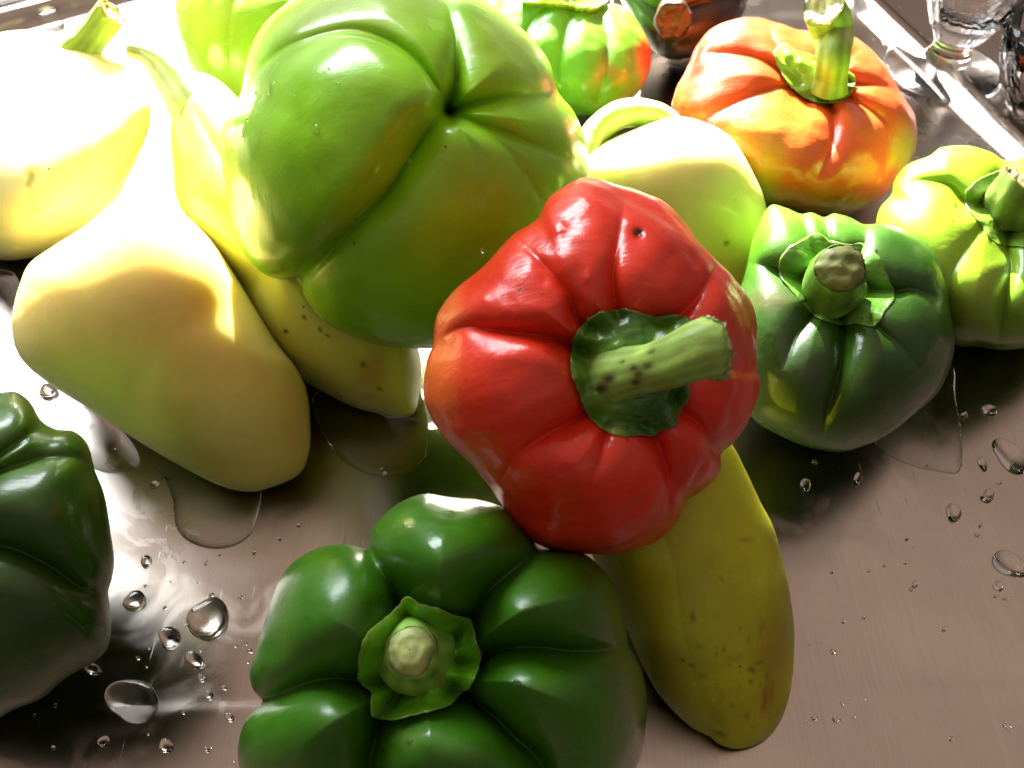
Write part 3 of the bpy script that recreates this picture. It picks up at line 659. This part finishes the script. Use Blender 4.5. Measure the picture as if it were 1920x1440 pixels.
# ---- green pepper with red blush, top middle
B = Body([(1080,-10),(1129,6),(1156,7),(1181,21),(1202,46),(1218,80),(1222,99),(1218,126),(1207,156),(1188,183),(1150,205),(1110,216),(1060,205),(1010,180),(960,130),(925,60),(922,20),(950,-30),(1010,-50)],
    (1070,85), zc=.031, Hf=.9, tilt=.35, Hb=.9, seed=95, bumps=.02, creases=[([(1120,-5),(1135,50),(1140,100),(1130,160),(1120,210)],(.22,.12),(60,50)),([(1080,-5),(1060,60),(1050,130),(1060,200)],(.18,.10),(50,50)),([(1145,5),(1175,60),(1190,110),(1190,170)],(.14,.06),(40,40)),([(1040,-10),(990,50),(970,120)],(.18,.1),(50,50))])
e = pepper('bell_pepper', 'mid green pepper with a red blush on its right side, at the top edge', B, GRN)
B.build(e, SKIN_GREEN, (.13,.36,.018), spots=[(1218,110,22,45,(.55,.07,.02),.9),(1145,135,22,26,(.42,.12,.03),.6),(1140,100,12,18,(.06,.08,.02),.7),(1100,160,60,50,(.06,.17,.012),.5)], nt=300, nf=90)
calyx(B, [(1000,-12),(1040,-30),(1100,-25),(1132,2),(1120,18),(1095,22),(1060,14),(1020,10),(980,8)], (1070,-2), e, (.30,.48,.05), rough=4, seed=8, lift=.001, curl=.002)

# ---- pepper at the top, darkened to put its shadow into the skin colour
B = Body([(1165,-30),(1178,30),(1205,75),(1235,102),(1265,112),(1315,100),(1365,65),(1398,15),(1400,-50),(1340,-110),(1240,-110)],
    (1285,0), zc=.030, Hf=.85, Hb=.9, seed=99, creases=[([(1262,30),(1300,10),(1360,0),(1400,10)],(.2,.1),(40,40)),([(1262,40),(1240,70),(1235,105)],(.15,.1),(40,40)),([(1255,30),(1220,10),(1170,-20)],(.2,.1),(40,40))])
e = pepper('bell_pepper', 'dark olive and rust coloured pepper in shadow behind the orange one, top edge', B, GRN)
B.build(e, SKIN_GREEN, (.014,.022,.003), spots=[(1350,10,70,60,(.022,.008,.002),.8),(1210,0,50,40,(.05,.11,.01),.6),(1320,20,16,30,(.05,.025,.005),.5)], nt=260, nf=80)
stem(B, [(1262,35,.0,34),(1262,36,.003,32),(1262,38,.006,30)], e, (.06,.035,.015), tipc=(.11,.045,.02), seed=5, ragged=.0006)  # stub and cut end darkened too, shadow painted into their colour

# ---- orange pepper
B = Body([(1261,209),(1268,170),(1286,131),(1307,85),(1339,50),(1382,36),(1417,34),(1452,42),(1488,53),(1530,58),(1587,67),(1622,85),(1658,120),(1686,166),(1711,205),(1720,241),(1715,283),(1697,319),(1658,361),(1622,390),(1576,404),(1523,402),(1488,395),(1435,386),(1380,360),(1320,310),(1278,260)],
    (1490,222), zc=.0395, Hf=.85, tilt=.40, Hb=.95, top=2.6, seed=103, bumps=.018, bfreq=30,
    creases=[([(1500,150),(1470,110),(1448,70),(1440,35)],(.22,.10),(55,50)),
             ([(1500,160),(1452,122),(1399,101),(1328,99),(1300,108)],(.26,.12),(55,50)),
             ([(1515,185),(1467,160),(1400,182),(1357,202),(1290,235)],(.22,.05),(60,60)),
             ([(1548,180),(1562,205),(1566,227),(1559,276),(1535,330)],(.32,.05),(60,50)),
             ([(1590,175),(1620,195),(1665,227),(1674,262),(1658,330)],(.26,.12),(55,45)),
             ([(1590,150),(1647,157),(1695,172)],(.30,.14),(55,50)),
             ([(1570,130),(1600,100),(1625,85)],(.2,.08),(45,40))],
    dents=[(1540,150,65,.20),(1420,240,60,-.03),(1500,290,40,-.02)])
e = pepper('bell_pepper', 'mottled orange and yellow bell pepper with a tall upright green stem, upper right', B, GRN)
B.build(e, SKIN_RED, (.60,.075,.012), spots=[(1410,300,60,70,(.60,.33,.015),.85),(1300,110,22,70,(.55,.02,.01),.85),(1350,60,60,20,(.5,.03,.012),.6),(1575,310,75,60,(.62,.07,.02),.85),(1450,240,70,60,(.6,.24,.03),.5),(1540,385,120,30,(.30,.10,.015),.7),(1700,290,26,60,(.30,.26,.05),.7),(1430,365,40,30,(.36,.34,.03),.6),(1620,230,40,40,(.6,.13,.02),.5)], nt=380, nf=130, var=.2)
calyx(B, [(1452,103),(1467,81),(1490,95),(1510,100),(1545,110),(1580,125),(1605,142),(1601,165),(1587,184),(1555,193),(1516,186),(1484,163),(1465,135)], (1535,150), e, (.26,.42,.03), lift=.0003, curl=.0004, rise=.006, rough=1.5, seed=3, nzs=.8, cs=.6, spots=[(1590,155,20,25,(.07,.10,.02),.8)])
stem(B, [(1553,165,.0,34),(1562,138,.008,28),(1566,100,.018,29),(1562,62,.027,33),(1548,22,.036,35),(1545,12,.039,34)], e, (.26,.36,.06), tipc=(.42,.40,.2), ribs=5, rib=.03, seed=2, ragged=.0006)

# ---- cream pepper in the middle
B = Body([(1095,290),(1129,268),(1175,247),(1220,229),(1250,220),(1278,219),(1312,226),(1346,240),(1374,261),(1395,292),(1415,330),(1431,365),(1440,407),(1442,443),(1436,510),(1410,570),(1360,615),(1300,620),(1220,570),(1150,490),(1105,400),(1090,330)],
    (1270,400), zc=.044, Hf=.72, tilt=-.58, Hb=1.0, top=2.1, seed=113, bumps=.005, bfreq=20,
    creases=[], dents=[(1370,470,12,.008),(1368,435,16,-.010),(1390,500,14,-.008),(1150,280,40,-.02)])
e = pepper('sweet_pepper', 'smooth cream pepper with a pale curled stem, behind the red one', B, GRN)
B.build(e, SKIN_PALE, (.66,.62,.27), spots=[(1370,460,70,100,(.56,.46,.11),.7),(1130,300,60,50,(.60,.66,.20),.6),(1361,456,5,5,(.2,.12,.04),.8),(1405,300,10,60,(.65,.40,.15),.5),(1180,230,30,20,(.42,.55,.1),.5)], nt=320, nf=110)
stem(B, [(1262,260,-.002,34),(1236,226,-.001,30),(1200,212,.0,26),(1160,216,.001,25),(1128,236,.002,25),(1108,264,.003,25),(1104,300,.004,27)], e, (.42,.56,.14), tipc=(.3,.4,.1), ribs=4, rib=.02, seed=4, plane=True)
MIDC = B

# ---- dark green pepper right
B = Body([(1441,385),(1473,388),(1500,400),(1522,398),(1545,406),(1565,399),(1595,408),(1620,421),(1653,420),(1689,428),(1730,453),(1762,494),(1775,539),(1781,584),(1789,643),(1780,692),(1757,737),(1712,778),(1667,810),(1622,832),(1577,846),(1527,841),(1468,819),(1414,787),(1385,740),(1370,680),(1372,600),(1395,520),(1415,440)],
    (1585,620), zc=.0425, Hf=.9, tilt=.2, Hb=.95, top=2.6, seed=121, bumps=.010, bfreq=20,
    creases=[([(1540,530),(1457,507),(1420,494),(1390,500)],(.30,.16),(60,60)),
             ([(1572,570),(1577,611),(1580,656),(1572,701),(1550,778),(1535,840)],(.36,.10),(75,75)),
             ([(1620,540),(1680,543),(1716,540),(1778,562)],(.34,.16),(65,65)),
             ([(1630,600),(1660,625),(1690,650),(1730,700)],(.12,.03),(45,45)),
             ([(1530,580),(1515,597),(1490,630),(1470,680)],(.24,.04),(55,55)),
             ([(1530,480),(1510,430),(1508,398)],(.22,.12),(40,35)),
             ([(1560,480),(1552,440),(1545,402)],(.22,.12),(40,35)),
             ([(1600,480),(1622,450),(1620,418)],(.22,.12),(40,40))],
    dents=[(1570,525,95,.24)])
e = pepper('bell_pepper', 'dark green bell pepper with a stubby cut stem, right of the red one', B, GRN)
B.build(e, SKIN_GREEN, (.022,.080,.004), spots=[(1480,420,110,70,(.10,.28,.012),.9),(1600,430,70,40,(.06,.18,.01),.7),(1430,720,120,100,(.03,.05,.012),.7),(1600,760,200,70,(.032,.055,.012),.6),(1445,560,40,30,(.12,.09,.03),.5),(1610,680,25,80,(.07,.2,.012),.5)], nt=400, nf=140)  # lighter green spots paint sunlight on the upper left lobes
DG = B
calyx(B, [(1457,507),(1473,467),(1500,450),(1527,435),(1559,449),(1590,455),(1617,450),(1640,470),(1653,489),(1680,548),(1660,585),(1640,611),(1605,607),(1577,609),(1531,595),(1505,570),(1482,543)], (1570,525), e, (.085,.24,.018), lift=-.0002, curl=.0005, rise=.004, rough=1.5, seed=11, nzs=.8, cs=.85)
stem(B, [(1560,540,.0,58),(1562,530,.004,54),(1568,514,.009,50),(1574,502,.013,47),(1576,498,.015,44)], e, (.12,.25,.03), tipc=(.17,.20,.06), ribs=5, rib=.03, seed=21, ragged=.0005, dome=.35, spots=[(.9,2.0,.2,(.09,.06,.03),.8)])

# ---- lime pepper at the right edge
B = Body([(1744,291),(1766,276),(1811,272),(1856,284),(1885,300),(1920,300),(1970,312),(2030,350),(2075,430),(2075,530),(2030,610),(1960,650),(1920,652),(1879,656),(1834,649),(1789,645),(1735,600),(1690,520),(1650,440),(1643,417),(1652,388),(1672,365),(1678,340),(1703,309)],
    (1850,460), zc=.0395, Hf=.85, tilt=.35, Hb=.95, top=2.5, seed=131, bumps=.010,
    creases=[([(1870,380),(1811,376),(1775,342),(1720,335),(1675,352)],(.30,.18),(60,60)),
             ([(1890,430),(1890,467),(1896,503),(1880,575),(1872,650)],(.34,.14),(65,60)),
             ([(1860,370),(1870,330),(1885,298)],(.22,.12),(45,40)),
             ([(1840,430),(1790,500),(1770,600)],(.10,.05),(60,60))],
    dents=[(1905,380,95,.22)])
e = pepper('bell_pepper', 'bright lime green pepper at the right edge with a big green calyx', B, GRN)
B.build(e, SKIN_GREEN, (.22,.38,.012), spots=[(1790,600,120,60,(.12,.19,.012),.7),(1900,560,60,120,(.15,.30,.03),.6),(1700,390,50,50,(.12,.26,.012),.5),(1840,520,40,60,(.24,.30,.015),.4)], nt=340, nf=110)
LIME = B
calyx(B, [(1807,374),(1822,345),(1850,325),(1885,312),(1930,300),(1990,330),(2010,390),(1985,445),(1950,462),(1910,462),(1865,455),(1838,421)], (1905,385), e, (.16,.32,.03), lift=-.0002, curl=.0005, rise=.004, rough=1.5, seed=14, nzs=.8, cs=.85)
stem(B, [(1905,385,.0,50),(1912,365,.008,45),(1922,345,.014,42),(1930,335,.017,40)], e, (.17,.24,.05), tipc=(.26,.22,.12), seed=23, ragged=.001)

# ---- yellow pepper, lower right
B = Body([(1180,760),(1240,745),(1310,760),(1370,830),(1400,885),(1425,940),(1450,990),(1470,1060),(1485,1130),(1491,1200),(1485,1290),(1465,1350),(1430,1392),(1385,1411),(1350,1403),(1330,1385),(1290,1362),(1240,1310),(1205,1250),(1175,1180),(1140,1100),(1105,1030),(1085,950),(1110,840)],
    (1300,1080), zc=.029, Hf=.95, Hb=.95, top=2.05, seed=141, bumps=.012, bfreq=14,
    creases=[([(1260,850),(1330,950),(1360,1050),(1400,1200),(1410,1350)],(.02,.03),(70,70)),
             ([(1200,900),(1260,1050),(1280,1180),(1310,1300)],(.02,.02),(70,70)),
             ([(1330,1340),(1352,1375),(1345,1400)],(.05,.12),(25,25))])
e = pepper('sweet_pepper', 'long dull yellow pepper with brown scuffs, sticking out from under the red one', B, GRN)
_q = random.Random(8)
SC = [(_q.gauss(1400, 60), _q.gauss(1270, 80), _q.uniform(2, 7), _q.uniform(2, 12), (.16, .085, .02), _q.uniform(.3, .75)) for _i in range(34)]
B.build(e, SKIN_YEL, (.36,.36,.016), spots=[(1300,1180,70,120,(.28,.33,.03),.6),(1455,1250,30,120,(.30,.17,.015),.6),(1250,1250,40,50,(.24,.20,.02),.5),(1437,1310,7,26,(.25,.08,.02),.8),(1450,1300,4,22,(.25,.08,.02),.7),(1284,1234,7,4,(.12,.05,.02),.8),(1303,1242,8,4,(.12,.05,.02),.7),(1400,1010,14,6,(.25,.15,.02),.6),(1345,1382,14,8,(.12,.08,.02),.8),(1380,1230,20,10,(.2,.14,.02),.4)] + SC, nt=360, nf=130, var=.16)
YEL = B

# ------------------------------------------------------------------ water
def drop(cx, cy, rx, ry, rot=0, h=.33, label=None, group=None, name='water_drop', irr=.10, outline=None, hz=None, seed=0, pos=None):
    n = 40; rows = 12
    th = np.linspace(0, 2 * np.pi, n, endpoint=False)
    r = np.random.RandomState(int(cx * 7 + cy + seed))
    if outline is not None:
        sp = spline_closed(outline, 14); ox = sp[:, 0] - cx; oy = sp[:, 1] - cy; n = len(sp)
    else:
        k = 1 + irr * np.sin(2 * th + r.rand() * 6) + irr * .6 * np.sin(3 * th + r.rand() * 6)
        x = rx * k * np.cos(th); y = ry * k * np.sin(th); c, s = math.cos(rot), math.sin(rot)
        ox = x * c - y * s; oy = x * s + y * c
    C = gpt(np.array([float(cx)]), np.array([float(cy)]))[0]
    E = gpt(cx + ox, cy + oy)[:, :2] - C[:2]
    R = np.sqrt((E ** 2).sum(1)).mean(); H = hz if hz is not None else R * h
    bz = float(board_z(np.array([C[0]]), np.array([C[1]]))[0])
    V = []
    for j in range(rows):
        f = j / (rows - 1) * (np.pi / 2); 
        if outline is not None:
            q = 1 - (1 - math.cos(f)) ** 1.0; q = max(q, .0); zz = H * (1 - q ** 4) ** .8 if q < 1 else 0
            q = max(q, .012)
        else:
            q = max(math.cos(f), .02); zz = H * math.sin(f) ** .8
        V.append(np.concatenate([E * q, np.full((n, 1), zz + .0003)], 1))
    V = np.array([np.concatenate([E * .985, np.full((n, 1), .00005)], 1)] + V)
    FQ = grid_faces(len(V), n).tolist(); m = len(V) * n
    FQ.append(list(range(n))[::-1]); FQ.append([(len(V) - 1) * n + k for k in range(n)])
    o = mesh_obj(name, V.reshape(-1, 3), FQ, PUDDLE if name == 'puddle' else WATER)
    o.location = (C[0], C[1], bz + .0001)
    import bmesh
    bm = bmesh.new(); bm.from_mesh(o.data); bmesh.ops.recalc_face_normals(bm, faces=bm.faces); bm.to_mesh(o.data); bm.free()
    if label is None: label = 'small clear water drop on the steel drainboard'
    o['label'] = label; o['category'] = 'water drop' if name == 'water_drop' else 'puddle'
    if group: o['group'] = group
    return o
GD = 'water drops on the steel drainboard'
drops = [
 (253,1127,21,18,0,'round clear water drop nearest the right side of the dark left pepper'),
 (318,1196,22,20,0,'round clear water drop left of the large oval drop on the steel'),
 (391,1162,36,43,0,'large oval water drop on the steel, left of the nearest green pepper'),
 (249,1315,47,43,0,'largest round water drop on the steel at the lower left'),
 (365,1238,19,15,.5,'slanted oval water drop just below the large oval drop'),
 (274,1053,10,11,0,'small round water drop on the steel between the cream pepper and the large drops'),
 (392,1304,9,8,0,'lower of two tiny drops under the slanted oval water drop'),
 (378,1272,7,6,.6,'tiny oval drop right under the slanted oval water drop'),
 (431,1346,8,9,-.6,'tiny slanted water drop beside the left lobe of the nearest green pepper'),
 (196,1392,9,12,.5,'faint small water drop below the largest round drop'),
 (313,1400,12,14,0,'faint water drop near the bottom edge, left of the nearest green pepper'),
 (290,909,8,7,0,'small round drop beside the puddle under the cream pepper'),
 (92,736,19,14,.4,'bright water drop between the cream pepper and the dark left pepper'),
 (1895,856,40,22,.65,'big slanted oval water drop at the right edge, upper of the two'),
 (1893,1058,34,22,.6,'big slanted oval water drop at the right edge, lower of the two'),
 (1788,962,14,16,0,'ring shaped water drop on the steel right of the yellow pepper'),
 (1510,911,10,12,0,'small water drop on the steel under the dark green right pepper, left one'),
 (1608,899,8,11,0,'small water drop on the steel under the dark green right pepper, right one'),
 (1842,870,7,13,-.4,'thin upright drop left of the upper big slanted drop'),
 (1855,770,15,9,.2,'flat small drop on the steel under the lime pepper'),
 (1872,1099,9,10,0,'small drop directly below the lower big slanted drop'),
 (1851,930,13,12,0,'irregular small drop between the two big slanted drops'),
 (1808,780,6,7,0,'tiny drop at the rim of the pointed puddle'),
 (95,38,22,14,-.3,'water drop on the sunlit steel rim in the upper left corner'),
 (175,1255,15,11,.3,'water drop in the shadow of the dark left pepper'),
]
for (cx, cy, rx, ry, rot, lab) in drops:
    drop(cx, cy, rx, ry, rot, h=.27 if rx < 25 else .17, label=lab, group=GD)
tiny = [(345,1054),(309,1140),(260,1234),(273,1100),(105,1323),(66,1342),(102,1404),(346,1338),(476,1035),(1874,905),(1868,1118),(1885,1122),(1697,1055),(1560,1071),(1838,985),(1832,1003),(1620,1158),(1600,1345),(560,985),(524,1010),(715,880),(722,889),(1700,1010),(1770,1180)]
for i, (cx, cy) in enumerate(tiny):
    drop(cx, cy, random.uniform(2.5, 5), random.uniform(2.5, 5), 0, label='tiny water speck, one of many scattered on the steel drainboard', group='tiny water specks on the steel')
rd = random.Random(3)
for i in range(46):
    if i % 2: cx, cy = rd.uniform(1500, 1910), rd.uniform(860, 1430)
    else: cx, cy = rd.uniform(215, 470), rd.uniform(1030, 1435)
    k = rd.random() ** 3
    drop(cx, cy, 1.5 + 5 * k, 1.5 + 5 * k * rd.uniform(.7, 1.3), rd.uniform(0, 3), irr=.15, label='tiny water speck, one of many scattered on the steel drainboard', group='tiny water specks on the steel')
drop(405, 950, 0, 0, outline=[(292,880),(310,900),(325,940),(330,985),(350,1012),(395,1028),(440,1022),(470,1000),(485,960),(490,915),(480,880),(400,860),(330,850)], hz=.0020, name='puddle', label='tongue shaped puddle spreading from under the large cream pepper', group='puddles on the drainboard')
drop(1735, 790, 0, 0, outline=[(1640,820),(1665,850),(1710,872),(1760,883),(1795,886),(1803,860),(1800,800),(1790,740),(1785,690),(1740,700),(1690,760)], hz=.0010, name='puddle', label='pointed puddle with a dark edge right of the dark green pepper', group='puddles on the drainboard')
drop(215, 825, 0, 0, outline=[(105,755),(112,790),(135,840),(180,880),(235,885),(262,865),(240,820),(180,770),(140,745)], hz=.0006, name='puddle', label='shiny puddle between the cream pepper and the dark left pepper', group='puddles on the drainboard')
drop(690, 800, 0, 0, outline=[(590,740),(600,800),(640,860),(700,890),(760,885),(800,850),(790,790),(720,780),(650,745)], hz=.0010, name='puddle', label='curved puddle below the tip of the long pale pepper', group='puddles on the drainboard')
drop(15, 590, 0, 0, outline=[(-60,520),(20,510),(45,560),(50,620),(30,655),(-20,640),(-60,600)], hz=.0006, name='puddle', label='sunlit puddle at the left edge beside the cream pepper', group='puddles on the drainboard')

def skin_drop(body, px, py, rpx, label, group, flat=.5, stretch=1.0):
    P = body.point(np.array([px, px + 3., px]), np.array([py, py, py + 3.]))
    a = P[1] - P[0]; b = P[2] - P[0]; Nn = np.cross(a, b); Nn /= np.linalg.norm(Nn)
    tc = np.array([0, 0, CAM_H]) - P[0]
    if Nn @ tc < 0: Nn = -Nn
    r = rpx * np.linalg.norm(tc) / F
    a = a - Nn * (a @ Nn); a /= np.linalg.norm(a); b = np.cross(Nn, a)
    n = 20; th = np.linspace(0, 2 * np.pi, n, endpoint=False); V = []
    for j in range(8):
        f = -0.25 + j / 7 * (np.pi / 2 + .25)
        q = max(math.cos(f), .03) * r; zz = r * flat * math.sin(f)
        V.append(np.cos(th)[:, None] * a * q + np.sin(th)[:, None] * b * q * stretch + Nn * zz)
    V = np.array(V); FQ = grid_faces(8, n).tolist(); FQ.append(list(range(n))[::-1]); FQ.append([7 * n + k for k in range(n)])
    o = mesh_obj('water_drop', V.reshape(-1, 3), FQ, WATER); o.location = P[0]
    o['label'] = label; o['category'] = 'water drop'; o['group'] = group
skin_drop(FG, 972, 1284, 10, 'round water bead on the right lobe of the nearest green pepper', 'water beads on the peppers')
skin_drop(FG, 766, 1393, 7, 'small water bead on the bottom lobe of the nearest green pepper', 'water beads on the peppers')
skin_drop(FG, 845, 961, 8, 'water bead on the top lobe of the nearest green pepper', 'water beads on the peppers')
skin_drop(FG, 716, 1413, 5, 'smallest water bead on the bottom lobe of the nearest green pepper', 'water beads on the peppers')
skin_drop(BIG, 597, 243, 8, 'round water bead on the left lobe of the big light green pepper', 'water beads on the peppers')
skin_drop(BIG, 518, 170, 9, 'water bead high on the left lobe of the big light green pepper', 'water beads on the peppers', stretch=1.5)
skin_drop(BIG, 470, 240, 6, 'long run of water on the left lobe of the big light green pepper', 'water beads on the peppers', stretch=3.2)
rb = random.Random(5)
for body, nm, box, cnt in [(BIG, 'big light green', (430,120,700,380), 16), (RED, 'red', (860,420,1320,560), 12), (FG, 'nearest dark green', (520,1060,1150,1420), 10), (MIDC, 'middle cream', (1200,260,1420,480), 8), (CREAM, 'large cream', (120,480,520,880), 9), (DG, 'right dark green', (1460,440,1760,640), 8), (LIME, 'lime', (1740,300,1860,560), 4)]:
    for i in range(cnt):
        skin_drop(body, rb.uniform(box[0], box[2]), rb.uniform(box[1], box[3]), rb.uniform(1.6, 4.2), 'tiny water bead clinging to the %s pepper' % nm, 'tiny water beads on the %s pepper' % nm, stretch=rb.uniform(.8, 1.5))
for (px, py) in [(172,762),(200,781),(232,803),(262,824),(290,840),(330,862)]:
    skin_drop(CREAM, px, py, 4.5, 'tiny water bead clinging to the large cream pepper', 'tiny water beads on the large cream pepper', stretch=1.3)

# ------------------------------------------------------------------ glasses behind the rim
def lathe(name, prof, mat, parent, n=72, facet=0):
    th = np.linspace(0, 2 * np.pi, n, endpoint=False); V = []
    for (r, z) in prof:
        k = 1 + (facet * np.abs(np.sin(th * 9)) if facet and r > .012 else 0)
        V.append(np.stack([r * k * np.cos(th), r * k * np.sin(th), np.full(n, z)], -1))
    FQ = grid_faces(len(V), n).tolist(); FQ.append(list(range(n))[::-1]); FQ.append([(len(V) - 1) * n + k for k in range(n)])
    o = mesh_obj(name, np.array(V).reshape(-1, 3), FQ, mat, parent)
    import bmesh
    bm = bmesh.new(); bm.from_mesh(o.data); bmesh.ops.recalc_face_normals(bm, faces=bm.faces); bm.to_mesh(o.data); bm.free()
    return o
gp = gpt(1765, 135)
g = empty('goblet', (gp[0], gp[1], 0.0005), 'clear stemmed glass standing on its round foot behind the steel rim, upper right', 'glass')
lathe('foot', [(.0005,0),(.030,0),(.0315,.0008),(.0315,.0016),(.029,.0024),(.016,.0042),(.0112,.0062),(.0005,.0062)], GLASS, g)
lathe('stem', [(.0005,.0064),(.0108,.0064),(.0125,.009),(.0115,.0118),(.0100,.015),(.0110,.019),(.0125,.021),(.0005,.021)], GLASS, g)
lathe('bowl', [(.0005,.0212),(.0126,.0212),(.016,.028),(.023,.042),(.030,.060),(.034,.085),(.035,.110),(.0335,.110),(.0325,.085),(.0285,.061),(.0215,.044),(.014,.033),(.0005,.029)], GLASS, g, facet=.03)
gp = gpt(2010, 215)
g2 = empty('cut_glass_bowl', (gp[0], gp[1], 0.0005), 'faceted cut glass bowl cut off by the right edge, beside the stemmed glass', 'bowl')
lathe('base', [(.0005,0),(.030,0),(.033,.002),(.034,.006),(.0005,.006)], GLASS, g2, facet=.05)
lathe('bowl_wall', [(.0005,.0062),(.034,.0062),(.040,.016),(.045,.030),(.048,.046),(.0455,.046),(.042,.031),(.036,.018),(.029,.012),(.0005,.011)], GLASS, g2, facet=.09)
gp = gpt(1480, -60)
g3 = empty('glass_dish', (gp[0], gp[1], 0.0005), 'low clear glass dish at the top edge behind the orange pepper', 'dish')
lathe('dish_base', [(.0005,0),(.030,0),(.031,.003),(.0005,.003)], GLASS, g3)
lathe('dish_wall', [(.0005,.0032),(.031,.0032),(.041,.010),(.047,.018),(.045,.019),(.039,.012),(.028,.0065),(.0005,.006)], GLASS, g3, facet=.08)
